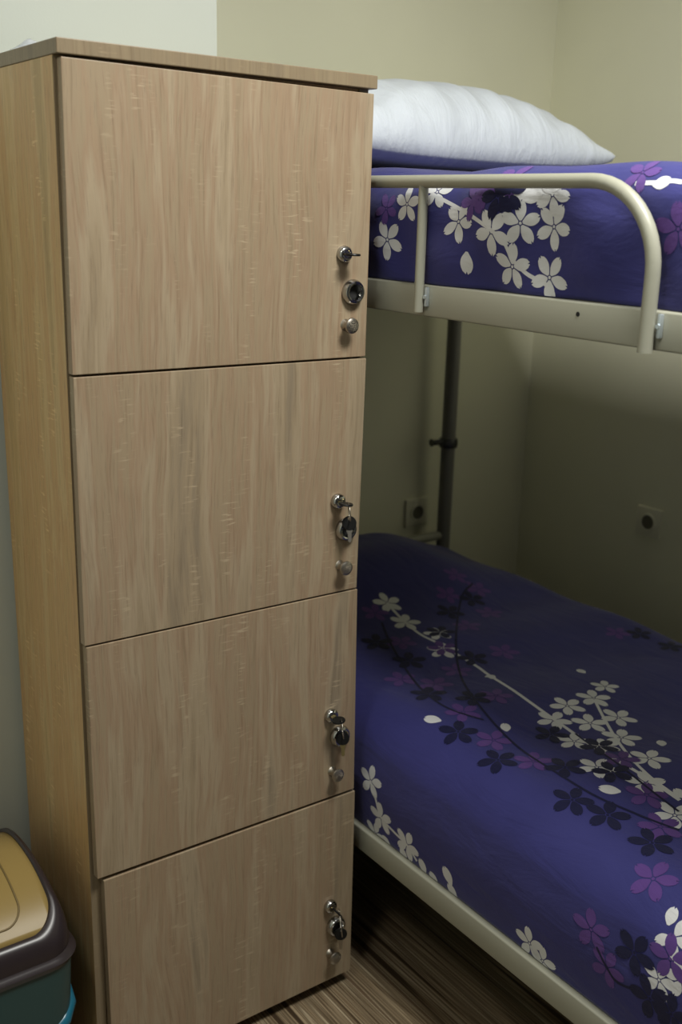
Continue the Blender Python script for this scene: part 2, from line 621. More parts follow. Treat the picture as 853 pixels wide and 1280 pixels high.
# the plug hole in the near rail
bm = bmesh.new()
lathe(bm, [(0.0032, -0.001), (0.0032, 0.0008), (0, 0.0008)], frame((XB, 0.981, -0.130), (-1, 0, 0)), 14)
bed_part('rail_hole', bm, M['hole'], False, near)
# posts
for x in (XB + 0.03, XE - 0.02):
    for y in (YH + 0.018, YT - 0.018):
        bm = bmesh.new()
        tube(bm, [(x, y, FLOOR + 0.0005), (x, y, 0.06), (x, y, 0.068)], [0.0195, 0.0195, 0.015], 24)
        p = bed_part('corner_post', bm, M['grey_metal'], 'angle')
        bm = bmesh.new()
        lathe(bm, [(0.0195, -0.016), (0.0245, -0.015), (0.0265, -0.008), (0.0265, 0.004), (0.0245, 0.010), (0.0195, 0.011)], frame((x, y, -0.622), (0, 0, 1)), 28)
        tube(bm, [(x - 0.02, y, -0.620), (x - 0.055, y, -0.619), (x - 0.062, y, -0.619)], [0.008, 0.008, 0.011], 14)
        q = obj('post_collar', bm, M['grey_metal'], p, 'angle')
        q.data.materials[0] = bpy.data.materials.get('dark_steel') or mat('dark_steel', 0.25, 0.7, (0.10, 0.10, 0.10))[0]
for y in (YH + 0.018, YT - 0.018):
    bm = bmesh.new()
    tube(bm, [(XB + 0.045, y, -0.893), (XE - 0.036, y, -0.893)], 0.0125, 16)
    bed_part('end_bar', bm, M['cream_metal'], 'angle')
# guard rail
GX = XB - 0.0105
GZ = 0.0405
R = 0.0097
pts = []
ye, yr = 0.857, 0.110
pts += [(GX, ye, -0.166), (GX, ye, -0.10), (GX, ye, GZ - yr)]
for k in range(1, 13):
    a = math.pi / 2 * k / 12
    pts.append((GX, ye + yr - yr * math.cos(a), GZ - yr + yr * math.sin(a)))
ye2 = 2.02
for k in range(0, 13):
    a = math.pi / 2 * k / 12
    pts.append((GX, ye2 - yr + yr * math.sin(a), GZ - yr + yr * math.cos(a)))
pts += [(GX, ye2, -0.166)]
bm = bmesh.new()
tube(bm, pts, R, 24)
guard = bed_part('guard_rail', bm, M['cream_metal'], 'angle')
for y in (1.302, 1.66):
    bm = bmesh.new()
    tube(bm, [(GX, y, -0.156), (GX, y, GZ - 0.005)], 0.0076, 18)
    obj('guard_post', bm, M['cream_metal'], guard, 'angle')
for y in (1.291, 0.843, 2.034):
    bm = bmesh.new()
    box(bm, XB - 0.007, XB - 0.0003, y - 0.003, y + 0.003, -0.147, -0.117, 0.0015)
    tube(bm, [(XB - 0.007, y, -0.132), (XB - 0.0095, y, -0.132)], 0.0032, 6)
    obj('guard_bracket', bm, M['zinc'], guard, 'angle')


# ------------------------------------------------------------------ bedspreads
def sstep(a, b_, x):
    t = np.clip((x - a) / (b_ - a), 0, 1)
    return t * t * (3 - 2 * t)


class Spread:
    """rounded mattress cover: a rounded rectangle (x, z) swept along y"""

    def __init__(s, x0, x1, z0, z1, y0, y1, rad, kind):
        s.x0, s.x1, s.z0, s.z1, s.y0, s.y1, s.r, s.kind = x0, x1, z0, z1, y0, y1, rad, kind
        h = z1 - z0 - rad
        q = math.pi / 2 * rad
        w = x1 - x0 - 2 * rad
        s.cuts = np.cumsum([0, h, q, w, q, h])      # near side, corner, top, corner, far side
        s.L = s.cuts[-1]

    def pt(s, u, y):
        u = np.asarray(u, float)
        y = np.asarray(y, float)
        c = s.cuts
        r = s.r
        a1 = np.clip((u - c[1]) / r, 0, math.pi / 2)
        a2 = np.clip((u - c[3]) / r, 0, math.pi / 2)
        x = s.x0 + r * (1 - np.cos(a1)) + np.clip(u - c[2], 0, c[3] - c[2]) + r * np.sin(a2)
        z = s.z0 + np.clip(u, 0, c[1]) + r * np.sin(a1) - r * (1 - np.cos(a2)) - np.clip(u - c[4], 0, c[5] - c[4])
        # round the ends off
        e = 0.07
        d = np.minimum(y - s.y0, s.y1 - y)
        ins = np.where(d < e, e - np.sqrt(np.maximum(e * e - (e - np.clip(d, 0, e)) ** 2, 0)), 0)
        xc = (s.x0 + s.x1) / 2
        x = x + (xc - x) / ((s.x1 - s.x0) / 2) * ins
        hz = np.clip((z - s.z0) / (s.z1 - s.z0), 0, 1)
        z = z - ins * hz
        top = sstep(0.35, 1.0, hz)
        if s.kind == 'lower':
            hump = sstep(1.62, 2.02, y) * (1 - sstep(1.62, 1.93, x)) * 0.085 * sstep(1.06, 1.25, x)
            wav = 0.006 * np.sin(7 * x + 2.1 * y) * np.sin(3.1 * y + 1) - 0.012 * (1 - sstep(1.08, 1.5, x)) + 0.004 * np.sin(19 * y + 6 * x)
            z = z + top * (hump + wav)
            x = x - 0.012 * np.sin(math.pi * np.clip((z - s.z0) / (s.z1 - s.z0), 0, 1)) * (x < xc) * (1 - top)
        else:
            z = z + top * (0.004 * np.sin(11 * y + 3) + 0.003 * np.sin(23 * y + 5 * x) - 0.004)
            side = np.exp(-((x - s.x0) / 0.05) ** 2)
            fold = 0.0035 * np.sin(26 * y + 34 * z) + 0.003 * np.sin(41 * y - 22 * z + 1.3) + 0.005 * np.sin(9 * y + 11 * z)
            x = x + side * fold - side * 0.010 * np.sin(math.pi * hz)
        return x, y, z

    def nrm(s, u, y):
        e = 1e-3
        p1, p0 = np.array(s.pt(u + e, y)), np.array(s.pt(u - e, y))
        q1, q0 = np.array(s.pt(u, y + e)), np.array(s.pt(u, y - e))
        n = np.cross((p1 - p0), (q1 - q0))
        n = n / (np.linalg.norm(n) + 1e-12)
        c = np.array(((s.x0 + s.x1) / 2, y, (s.z0 + s.z1) / 2))
        return n if np.dot(n, np.array(s.pt(u, y)) - c) > 0 else -n

    def build(s, prints):
        du = 0.006
        us = np.linspace(0, s.L, int(s.L / du))
        ys = np.concatenate([s.y0 + 0.07 * (1 - np.cos(np.linspace(0, math.pi / 2, 9))), np.arange(s.y0 + 0.08, s.y1 - 0.079, 0.010), s.y1 - 0.07 * (1 - np.cos(np.linspace(math.pi / 2, 0, 9)))])
        U, Y = np.meshgrid(us, ys)
        X, _, Z = s.pt(U, Y)
        verts = [tuple(v) for v in np.stack([X, Y, Z], -1).reshape(-1, 3)]
        nu, ny = len(us), len(ys)
        faces, mi = [], []
        for j in range(ny - 1):
            for i in range(nu - 1):
                a = j * nu + i
                faces.append((a, a + 1, a + nu + 1, a + nu))
                mi.append(0)
            faces.append((j * nu, (j + 1) * nu, (j + 1) * nu + nu - 1, j * nu + nu - 1))
            mi.append(0)
        faces.append(tuple(range(nu)))
        faces.append(tuple(range((ny - 1) * nu, ny * nu)))
        mi += [0, 0]
        smooth_n = len(faces)

        def patch(grid, m_, off):
            """grid: rows of (u, y) fabric coordinates"""
            base = len(verts)
            for row in grid:
                for (u, y) in row:
                    u = min(max(u, 0.001), s.L - 0.001)
                    y = min(max(y, s.y0 + 0.003), s.y1 - 0.003)
                    p = np.array(s.pt(u, y)) + s.nrm(u, y) * off
                    verts.append(tuple(float(q) for q in p))
            n, w = len(grid), len(grid[0])
            for a in range(n - 1):
                for b_ in range(w - 1):
                    i = base + a * w + b_
                    faces.append((i, i + 1, i + w + 1, i + w))
                    mi.append(m_)

        def petal(cu, cy_, ang, rad, m_, off, wid=0.265, start=0.11):
            ca, sa = math.cos(ang), math.sin(ang)
            grid = []
            nl = 8
            for a in range(nl + 1):
                t = a / nl
                w = wid * rad * max(0.12, math.sin(math.pi * (0.90 * t) ** 0.92)) ** 0.8
                row = []
                for b_ in range(-2, 3):
                    f = b_ / 2
                    l = start + (1 - start) * t
                    if a == nl:
                        l = 1.0 + (-0.13 if b_ == 0 else (0.0 if abs(b_) == 1 else -0.06))
                    x, y = l * rad, f * w
                    row.append((cu + ca * x - sa * y, cy_ + sa * x + ca * y))
                grid.append(row)
            patch(grid, m_, off)

        for k, pr in enumerate(prints):
            typ = pr[0]
            mm = {'w': 1, 'n': 2, 'p': 3}[pr[1]]
            layer = {'w': 0.00045, 'p': 0.00065, 'n': 0.00085}[pr[1]] + 0.000004 * (k % 20)
            if typ == 'f':
                _, _, cu, cy_, rad, ang, np_ = pr
                for q in range(5):
                    if np_ >> q & 1:
                        petal(cu, cy_, ang + q * 2 * math.pi / 5, rad, mm, layer + q * 0.000004)
                n = 8
                patch([[(cu + 0.07 * rad * math.cos(2 * math.pi * i / n), cy_ + 0.07 * rad * math.sin(2 * math.pi * i / n)) for i in range(n + 1)], [(cu, cy_)] * (n + 1)], mm, layer + 0.00003)
            elif typ == 'q':
                _, _, cu, cy_, rad, ang = pr
                petal(cu - math.cos(ang) * rad / 2, cy_ - math.sin(ang) * rad / 2, ang, rad, mm, layer, 0.34, 0.0)
            else:
                _, _, wd, pl = pr
                pl = [np.array(p) for p in pl]
                # Catmull-Rom through the points
                P = [2 * pl[0] - pl[1]] + pl + [2 * pl[-1] - pl[-2]]
                out = []
                for a in range(1, len(P) - 2):
                    for t in np.linspace(0, 1, 10, endpoint=False):
                        out.append(0.5 * (2 * P[a] + (P[a + 1] - P[a - 1]) * t + (2 * P[a - 1] - 5 * P[a] + 4 * P[a + 1] - P[a + 2]) * t * t + (3 * P[a] - P[a - 1] - 3 * P[a + 1] + P[a + 2]) * t ** 3))
                out.append(P[-2])
                grid = []
                for a in range(len(out)):
                    d = out[min(a + 1, len(out) - 1)] - out[max(a - 1, 0)]
                    d = d / (np.linalg.norm(d) + 1e-9)
                    n_ = np.array((-d[1], d[0])) * wd / 2
                    grid.append([tuple(out[a] - n_), tuple(out[a] + n_)])
                patch(grid, mm, layer - 0.00010)
        me = bpy.data.meshes.new('bedspread')
        me.from_pydata(verts, [], faces)
        me.polygons.foreach_set('material_index', mi)
        me.polygons.foreach_set('use_smooth', [True] * len(faces))
        for k in ('sheet', 'print_white', 'print_navy', 'print_purple'):
            me.materials.append(M[k])
        me.update()
        bm = bmesh.new()
        bm.from_mesh(me)
        bm.faces.ensure_lookup_table()
        bmesh.ops.recalc_face_normals(bm, faces=bm.faces[:smooth_n])
        bm.to_mesh(me)
        bm.free()
        o = bpy.data.objects.new('bedspread', me)
        COL.objects.link(o)
        return o


LOWER = Spread(XB + 0.012, 1.945, LT + 0.001, -0.898, YT + 0.02, YH - 0.004, 0.085, 'lower')
UPPER = Spread(XB + 0.014, 1.945, UT + 0.001, 0.066, YT + 0.02, YH - 0.004, 0.045, 'upper')

#PRINTS-BEGIN
# (kind, colour, place in fabric metres, size, turn): f five-petal flower, q loose petal, s stem
LOWER_PRINTS = [
    ('f', 'w', 0.5381, 1.778, 0.036, 3.91, 31),
    ('f', 'w', 0.5272, 1.698, 0.037, 4.66, 31),
    ('f', 'w', 0.5549, 1.618, 0.034, 4.99, 31),
    ('f', 'w', 0.5096, 1.55, 0.036, 5.92, 31),
    ('f', 'w', 0.6045, 1.216, 0.036, 4.65, 31),
    ('f', 'w', 0.6642, 1.24, 0.03, 5.79, 31),
    ('f', 'w', 0.5348, 1.22, 0.036, 0.18, 31),
    ('f', 'w', 0.4726, 1.196, 0.035, 2.92, 31),
    ('f', 'w', 0.5222, 1.152, 0.036, 5.92, 31),
    ('f', 'w', 0.5869, 1.14, 0.036, 4.08, 31),
    ('f', 'w', 0.5255, 1.082, 0.038, 5.66, 31),
    ('f', 'w', 0.4448, 1.12, 0.034, 0.71, 31),
    ('f', 'w', 0.4969, 0.998, 0.037, 2.95, 31),
    ('f', 'w', 0.4003, 1.03, 0.036, 1.55, 31),
    ('f', 'w', 0.4289, 0.95, 0.036, 3.41, 31),
    ('f', 'w', 0.4759, 1.076, 0.03, 3.6, 31),
    ('f', 'w', 0.4003, 0.87, 0.036, 0.08, 31),
    ('f', 'n', 0.7508, 1.722, 0.034, 1.36, 31),
    ('f', 'n', 0.6575, 1.696, 0.036, 1.76, 31),
    ('f', 'n', 0.5659, 1.622, 0.035, 5.75, 31),
    ('f', 'n', 0.4137, 1.654, 0.037, 4.81, 31),
    ('f', 'n', 0.4213, 1.552, 0.038, 1.0, 31),
    ('f', 'n', 0.5415, 1.49, 0.036, 5.01, 31),
    ('f', 'n', 0.349, 1.406, 0.038, 0.87, 31),
    ('f', 'n', 0.4045, 1.34, 0.036, 3.88, 31),
    ('f', 'n', 0.2969, 1.262, 0.038, 0.8, 31),
    ('f', 'n', 0.2902, 1.152, 0.037, 0.01, 31),
    ('f', 'n', 0.4305, 1.162, 0.034, 5.47, 31),
    ('f', 'n', 0.3582, 1.062, 0.037, 1.32, 31),
    ('f', 'n', 0.4642, 1.08, 0.036, 1.35, 31),
    ('f', 'n', 0.4095, 1.004, 0.036, 6.17, 31),
    ('f', 'n', 0.2952, 0.988, 0.036, 5.48, 31),
    ('f', 'n', 0.3129, 0.93, 0.037, 1.82, 31),
    ('f', 'n', 0.3162, 0.846, 0.037, 6.04, 31),
    ('f', 'n', 0.1431, 0.776, 0.037, 3.39, 31),
    ('f', 'n', 0.0893, 0.74, 0.037, 4.26, 31),
    ('f', 'n', 0.0893, 0.704, 0.034, 1.29, 31),
    ('f', 'n', 0.9441, 1.382, 0.03, 5.91, 31),
    ('f', 'n', 0.95, 1.302, 0.03, 4.34, 31),
    ('f', 'p', 0.776, 1.812, 0.032, 6.07, 31),
    ('f', 'p', 0.7029, 1.756, 0.034, 5.61, 31),
    ('f', 'p', 0.7979, 1.754, 0.034, 1.88, 31),
    ('f', 'p', 0.7432, 1.654, 0.034, 2.27, 31),
    ('f', 'p', 0.6424, 1.62, 0.035, 1.04, 31),
    ('f', 'p', 0.4869, 1.758, 0.034, 0.92, 31),
    ('f', 'p', 0.4591, 1.626, 0.034, 0.41, 31),
    ('f', 'p', 0.6214, 1.48, 0.036, 1.89, 31),
    ('f', 'p', 0.5171, 1.558, 0.034, 3.79, 31),
    ('f', 'p', 0.3549, 1.498, 0.036, 0.02, 31),
    ('f', 'p', 0.3936, 1.438, 0.038, 4.26, 31),
    ('f', 'p', 0.4742, 1.466, 0.034, 2.12, 31),
    ('f', 'p', 0.4465, 1.322, 0.036, 1.95, 31),
    ('f', 'p', 0.3498, 1.308, 0.036, 5.14, 31),
    ('f', 'p', 0.3305, 1.206, 0.036, 3.02, 31),
    ('f', 'p', 0.3322, 1.11, 0.036, 1.98, 31),
    ('f', 'p', 0.4558, 1.024, 0.034, 3.02, 31),
    ('f', 'p', 0.4036, 0.928, 0.036, 4.43, 31),
    ('f', 'p', 0.9046, 1.412, 0.03, 0.36, 31),
    ('f', 'p', 0.3582, 0.864, 0.036, 6.12, 31),
    ('f', 'p', 0.2557, 0.796, 0.037, 0.14, 31),
    ('f', 'p', 0.1321, 0.854, 0.037, 0.21, 31),
    ('f', 'p', 0.0876, 0.818, 0.033, 4.71, 31),
    ('f', 'p', 0.17, 0.72, 0.036, 5.31, 31),
    ('f', 'w', 0.1994, 0.726, 0.031, 2.27, 15),
    ('f', 'w', 0.1279, 0.73, 0.031, 1.17, 31),
    ('f', 'w', 0.1506, 0.698, 0.03, 1.68, 31),
    ('f', 'w', 0.0229, 0.976, 0.032, 0.11, 31),
    ('f', 'w', 0.0077, 0.948, 0.03, 4.95, 31),
    ('f', 'w', 0.1136, 1.392, 0.034, -0.08, 31),
    ('f', 'w', 0.0489, 1.362, 0.034, 0.08, 31),
    ('f', 'w', 0.0329, 1.286, 0.034, -0.4, 31),
    ('f', 'w', 0.001, 1.386, 0.03, -0.36, 31),
    ('q', 'w', 0.6878, 1.322, 0.026, 1.35),
    ('q', 'w', 0.2868, 1.322, 0.034, 2.07),
    ('q', 'w', 0.3793, 1.226, 0.028, 0.92),
    ('q', 'w', 0.5659, 1.026, 0.026, 0.72),
    ('q', 'w', 0.365, 0.972, 0.036, 2.23),
    ('q', 'w', 0.4532, 0.9, 0.03, 1.36),
    ('q', 'w', 0.2229, 0.742, 0.027, 0.12),
    ('q', 'w', 0.0018, 1.352, 0.03, 1.21),
    ('q', 'w', 0.0027, 1.3, 0.03, 0.28),
    ('q', 'w', 0.0111, 1.244, 0.03, 0.44),
    ('q', 'w', 0.0027, 1.214, 0.028, 0.97),
    ('q', 'w', 0.0329, 1.174, 0.036, 0.54),
    ('q', 'w', 0.0069, 1.164, 0.03, 0.87),
    ('q', 'w', 0.5104, 1.4, 0.024, 0.81),
    ('q', 'w', 0.5087, 1.406, 0.02, -0.15),
    ('s', 'w', 0.006, [(0.1145, 1.394), (0.0825, 1.376), (0.0506, 1.362), (0.0388, 1.322), (0.0313, 1.286), (0.0119, 1.26)]),
    ('s', 'w', 0.0075, [(0.5381, 1.78), (0.5272, 1.698), (0.5196, 1.63), (0.523, 1.576), (0.5247, 1.47), (0.5104, 1.4), (0.4843, 1.276), (0.4709, 1.16), (0.449, 1.048), (0.4415, 0.95), (0.4381, 0.89)]),
    ('s', 'w', 0.006, [(0.6012, 1.212), (0.5566, 1.146), (0.481, 1.032), (0.4499, 0.96), (0.4415, 0.894)]),
    ('s', 'n', 0.005, [(0.8004, 1.776), (0.7289, 1.736), (0.6222, 1.632), (0.5255, 1.524), (0.4457, 1.414), (0.3919, 1.31), (0.354, 1.184), (0.3347, 1.07), (0.3322, 0.982), (0.354, 0.902), (0.3751, 0.842)]),
    ('s', 'n', 0.005, [(0.4768, 1.72), (0.4314, 1.626), (0.3868, 1.516), (0.344, 1.402), (0.3372, 1.328), (0.3625, 1.266)]),
    ('s', 'n', 0.0045, [(0.4692, 1.14), (0.4524, 1.074), (0.4238, 0.958), (0.4129, 0.872)]),
    ('s', 'n', 0.0045, [(0.1103, 0.84), (0.0876, 0.818), (0.0758, 0.796), (0.0901, 0.756)]),
    ('f', 'n', 0.6361, 0.4997, 0.035, 5.75, 31),
    ('f', 'n', 0.8179, 0.5132, 0.035, 1.63, 31),
    ('f', 'n', 0.6342, 0.599, 0.035, 3.4, 31),
    ('f', 'w', 0.8013, 0.4674, 0.035, 1.46, 31),
    ('f', 'w', 1.0007, 0.4658, 0.035, 4.22, 31),
    ('f', 'p', 0.5439, 0.5468, 0.035, 0.27, 31),
    ('f', 'n', 0.9234, 0.5612, 0.035, 2.97, 31),
    ('f', 'n', 0.9758, 0.5371, 0.035, 2.48, 31),
    ('f', 'w', 0.9345, 0.4778, 0.035, 5.52, 31),
    ('f', 'w', 0.5617, 0.4099, 0.035, 1.62, 31),
    ('f', 'n', 0.9229, 0.5681, 0.035, 3.19, 31),
    ('f', 'p', 0.7145, 0.4572, 0.035, 2.56, 31),
    ('f', 'w', 0.6332, 0.4541, 0.035, 5.38, 31),
    ('f', 'n', 0.8658, 0.4159, 0.035, 6.06, 31),
]
UPPER_PRINTS = [
    ('f', 'w', 0.0638, 1.402, 0.034, 3.02, 31),
    ('f', 'w', 0.1251, 1.356, 0.034, 0.0, 31),
    ('f', 'w', 0.0975, 1.232, 0.034, -2.9, 31),
    ('f', 'w', 0.0845, 1.154, 0.035, 3.02, 31),
    ('f', 'w', 0.0983, 1.104, 0.034, 0.0, 31),
    ('f', 'w', 0.0952, 1.046, 0.034, -3.01, 31),
    ('f', 'w', 0.037, 1.12, 0.034, -0.12, 31),
    ('f', 'w', 0.0263, 1.05, 0.034, 3.14, 31),
    ('f', 'w', 0.1389, 1.05, 0.032, 0.82, 31),
    ('f', 'w', 0.1466, 1.29, 0.03, -1.36, 31),
    ('f', 'p', 0.1282, 1.202, 0.032, 1.68, 31),
    ('f', 'p', 0.0991, 0.84, 0.036, 0.14, 31),
    ('f', 'p', 0.1412, 1.186, 0.03, -0.17, 31),
    ('f', 'p', 0.1144, 1.41, 0.028, 0.64, 31),
    ('f', 'p', 0.1603, 1.136, 0.034, 2.3, 31),
    ('f', 'p', 0.1657, 0.918, 0.03, 3.63, 31),
    ('f', 'n', 0.1351, 1.146, 0.036, 2.87, 31),
    ('f', 'n', 0.1389, 1.126, 0.03, -2.37, 31),
    ('q', 'w', 0.037, 1.212, 0.034, 3.01),
    ('q', 'w', 0.0048, 1.048, 0.022, -2.66),
    ('q', 'w', 0.1381, 1.12, 0.04, -1.44),
    ('q', 'w', 0.1397, 1.088, 0.04, 1.57),
    ('q', 'w', 0.1542, 0.876, 0.026, -1.25),
    ('s', 'w', 0.006, [(0.145, 1.302), (0.119, 1.24), (0.0968, 1.176), (0.0745, 1.136), (0.0485, 1.12), (0.0309, 1.096), (0.0209, 1.07), (0.0133, 1.05), (0.001, 1.046)]),
    ('s', 'w', 0.009, [(0.1412, 1.186), (0.1427, 1.122), (0.1443, 1.036)]),
    ('s', 'w', 0.006, [(0.1504, 0.92), (0.1527, 0.89), (0.1542, 0.876), (0.158, 0.862), (0.158, 0.848)]),
    ('f', 'w', 0.1245, 0.6302, 0.035, 1.21, 31),
    ('f', 'p', 0.1227, 0.5909, 0.035, 1.32, 31),
    ('f', 'n', 0.1328, 0.4994, 0.035, 2.45, 31),
    ('f', 'n', 0.1315, 0.6133, 0.035, 0.56, 31),
    ('f', 'n', 0.1204, 0.4494, 0.035, 2.98, 31),
    ('f', 'n', 0.1382, 0.5688, 0.035, 0.61, 31),
    ('f', 'n', 0.1363, 0.4805, 0.035, 0.68, 31),
    ('f', 'p', 0.1247, 0.4024, 0.035, 5.66, 31),
    ('f', 'w', 0.1316, 0.417, 0.035, 3.39, 31),
    ('f', 'w', 0.1207, 0.5625, 0.035, 5.94, 31),
    ('f', 'n', 0.1346, 0.609, 0.035, 3.5, 31),
    ('f', 'w', 0.1371, 0.4908, 0.035, 4.8, 31),
    ('f', 'n', 0.122, 0.5594, 0.035, 5.97, 31),
    ('f', 'w', 0.1301, 0.4314, 0.035, 2.23, 31),
    ('f', 'p', 0.1257, 0.5508, 0.035, 5.73, 31),
    ('f', 'w', 0.1309, 0.4695, 0.035, 1.86, 31),
    ('f', 'n', 0.3585, 0.6724, 0.035, 5.24, 31),
    ('s', 'n', 0.006, [(0.3585, 0.6724), (0.4666, 0.6522), (0.5677, 0.7406), (0.5848, 0.9126)]),
    ('f', 'w', 0.4364, 0.8182, 0.035, 5.86, 31),
    ('f', 'w', 0.8087, 0.4364, 0.035, 1.88, 31),
    ('f', 'n', 0.3473, 1.1972, 0.035, 5.25, 31),
    ('s', 'n', 0.006, [(0.3473, 1.1972), (0.2817, 1.1089), (0.3169, 0.9793), (0.4641, 0.8886)]),
    ('f', 'p', 0.8378, 0.5532, 0.035, 2.8, 31),
    ('f', 'n', 0.5699, 1.0162, 0.035, 4.5, 31),
    ('f', 'p', 0.3587, 1.0931, 0.035, 3.31, 31),
    ('f', 'w', 0.8551, 0.9129, 0.035, 6.15, 31),
    ('f', 'w', 0.3746, 0.4275, 0.035, 2.14, 31),
    ('f', 'n', 0.702, 0.5344, 0.035, 2.21, 31),
    ('s', 'n', 0.006, [(0.702, 0.5344), (0.8078, 0.5644), (0.8589, 0.6886), (0.7976, 0.8502)]),
    ('f', 'w', 0.3416, 1.2707, 0.035, 0.38, 31),
    ('f', 'p', 0.6795, 1.3194, 0.035, 1.08, 31),
    ('f', 'w', 0.5256, 0.854, 0.035, 0.52, 31),
    ('s', 'w', 0.006, [(0.5256, 0.854), (0.4817, 0.7531), (0.5453, 0.6348), (0.7091, 0.5797)]),
    ('f', 'w', 0.6135, 0.8974, 0.035, 2.39, 31),
    ('f', 'w', 0.3997, 1.1526, 0.035, 4.52, 31),
    ('f', 'n', 0.623, 0.5031, 0.035, 3.54, 31),
    ('s', 'n', 0.006, [(0.623, 0.5031), (0.7101, 0.4361), (0.8403, 0.469), (0.9336, 0.6145)]),
]
#PRINTS-END

o = LOWER.build(LOWER_PRINTS)
tag(o, 'violet-blue blossom-print bedspread covering the lower bunk', 'bedspread')
o = UPPER.build(UPPER_PRINTS)
tag(o, 'violet-blue blossom-print bedspread on the upper bunk under the white pillow', 'bedspread')

# ------------------------------------------------------------------ pillow
bm = bmesh.new()
n1, n2 = 90, 64
a_, b_, th = 0.375, 0.25, 0.128
top, bot = [], []
for i in range(n1 + 1):
    rt_, rb_ = [], []
    for j in range(n2 + 1):
        u, v = i / n1 * 2 - 1, j / n2 * 2 - 1
        pinch = 1 - 0.06 * (1 - u * u) * abs(v) ** 3
        pinch2 = 1 - 0.05 * (1 - v * v) * abs(u) ** 3
        x, y = a_ * u * pinch2, b_ * v * pinch
        h = (max(0, 1 - abs(u) ** 2.6) ** 0.60) * (max(0, 1 - abs(v) ** 2.7) ** 0.55)
        edge = min(1, h * 2.2)
        wr = 0.006 * math.sin(26 * u + 7 * v + 2 * math.sin(5 * v)) * (1 - abs(u)) ** 0.3 * (0.25 + abs(v)) * edge * (0.4 + 0.6 * math.sin(3 * u + 1) ** 2)
        wr += 0.007 * math.sin(14 * u - 19 * v) * (abs(u) ** 2) * edge
        z = th * h + wr * (1 if 0 < h else 0)
        rt_.append(bm.verts.new((x, y, z)))
        rb_.append(rt_[-1] if i in (0, n1) or j in (0, n2) else bm.verts.new((x, y, -th * 0.40 * h ** 0.5)))
    top.append(rt_)
    bot.append(rb_)
for i in range(n1):
    for j in range(n2):
        bm.faces.new((top[i][j], top[i + 1][j], top[i + 1][j + 1], top[i][j + 1]))
        bm.faces.new((bot[i][j], bot[i][j + 1], bot[i + 1][j + 1], bot[i + 1][j]))
p = obj('pillow', bm, M['pillow'], None, True, (1.515, 1.86, 0.124))
p.rotation_euler = (0, math.radians(0.6), 0)
tag(p, 'plump white pillow lying on the upper bunk bedspread', 'pillow')


# ------------------------------------------------------------------ wall sockets
def socket(loc, nrm, label):
    s = thing('wall_socket', label, 'wall socket', loc, 'wall sockets under the upper bunk')
    mt = frame((0, 0, 0), nrm, (0, 0, 1))
    bm = bmesh.new()
    box(bm, -0.041, 0.041, -0.041, 0.041, 0.0003, 0.009, 0.003, 3)
    bm.transform(mt)
    obj('plate', bm, M['socket'], s, 'angle')
    bm = bmesh.new()
    lathe(bm, [(0.0245, 0.0085), (0.0245, 0.0125), (0.0215, 0.0135), (0.0195, 0.0125), (0.0195, 0.0100), (0, 0.0100)], mt, 32, [0, 0, 0, 1, 1])
    for k in (-1, 1):
        lathe(bm, [(0.0026, 0.0098), (0.0026, 0.0104), (0, 0.0104)], mt @ Matrix.Translation((0, k * 0.0095, 0)), 10, [1, 1])
    obj('socket_well', bm, [M['socket'], mat('socket_shade', 0.5, 0, (0.16, 0.15, 0.11))[0]], s, 'angle')


socket((1.905, BACK, -0.840), (0, -1, 0), 'wall socket on the back wall left of the grey bed post')
socket((RIGHT, 1.758, -0.810), (-1, 0, 0), 'wall socket alone on the right wall above the lower bunk')

# ------------------------------------------------------------------ waste bin
BX0, BX1, BY0, BY1 = 0.170, 0.507, 1.345, 1.695
bin_ = thing('waste_bin', 'dark teal waste bin with ochre arched lid standing beside the locker', 'bin', ((BX0 + BX1) / 2, (BY0 + BY1) / 2, FLOOR))


def bin_part(name, bm, ma, smooth='angle'):
    o = obj(name, bm, ma, bin_, smooth)
    o.location = -bin_.location
    return o


def rrect(x0, x1, y0, y1, r, n=7):
    out = []
    for cx_, cy_, a0 in ((x1 - r, y1 - r, 0), (x0 + r, y1 - r, 90), (x0 + r, y0 + r, 180), (x1 - r, y0 + r, 270)):
        for k in range(n + 1):
            a = math.radians(a0 + 90 * k / n)
            out.append((cx_ + r * math.cos(a), cy_ + r * math.sin(a)))
    return out


def loft(bm, loops, cap0=True, cap1=True):
    rings = [[bm.verts.new(p) for p in lp] for lp in loops]
    n = len(rings[0])
    for a, c_ in zip(rings, rings[1:]):
        for k in range(n):
            bm.faces.new((a[k], a[(k + 1) % n], c_[(k + 1) % n], c_[k]))
    if cap0:
        bm.faces.new(rings[0])
    if cap1:
        bm.faces.new(rings[-1])


RIMZ = -1.128
bm = bmesh.new()
lo = []
for z, ins in ((FLOOR + 0.001, 0.030), (FLOOR + 0.012, 0.024), (-1.30, 0.010), (RIMZ + 0.006, 0.003)):
    lo.append([(x, y, z) for x, y in rrect(BX0 + ins, BX1 - ins, BY0 + ins, BY1 - ins, 0.045)])
loft(bm, lo)
bin_part('bin_body', bm, M['bin_body'])
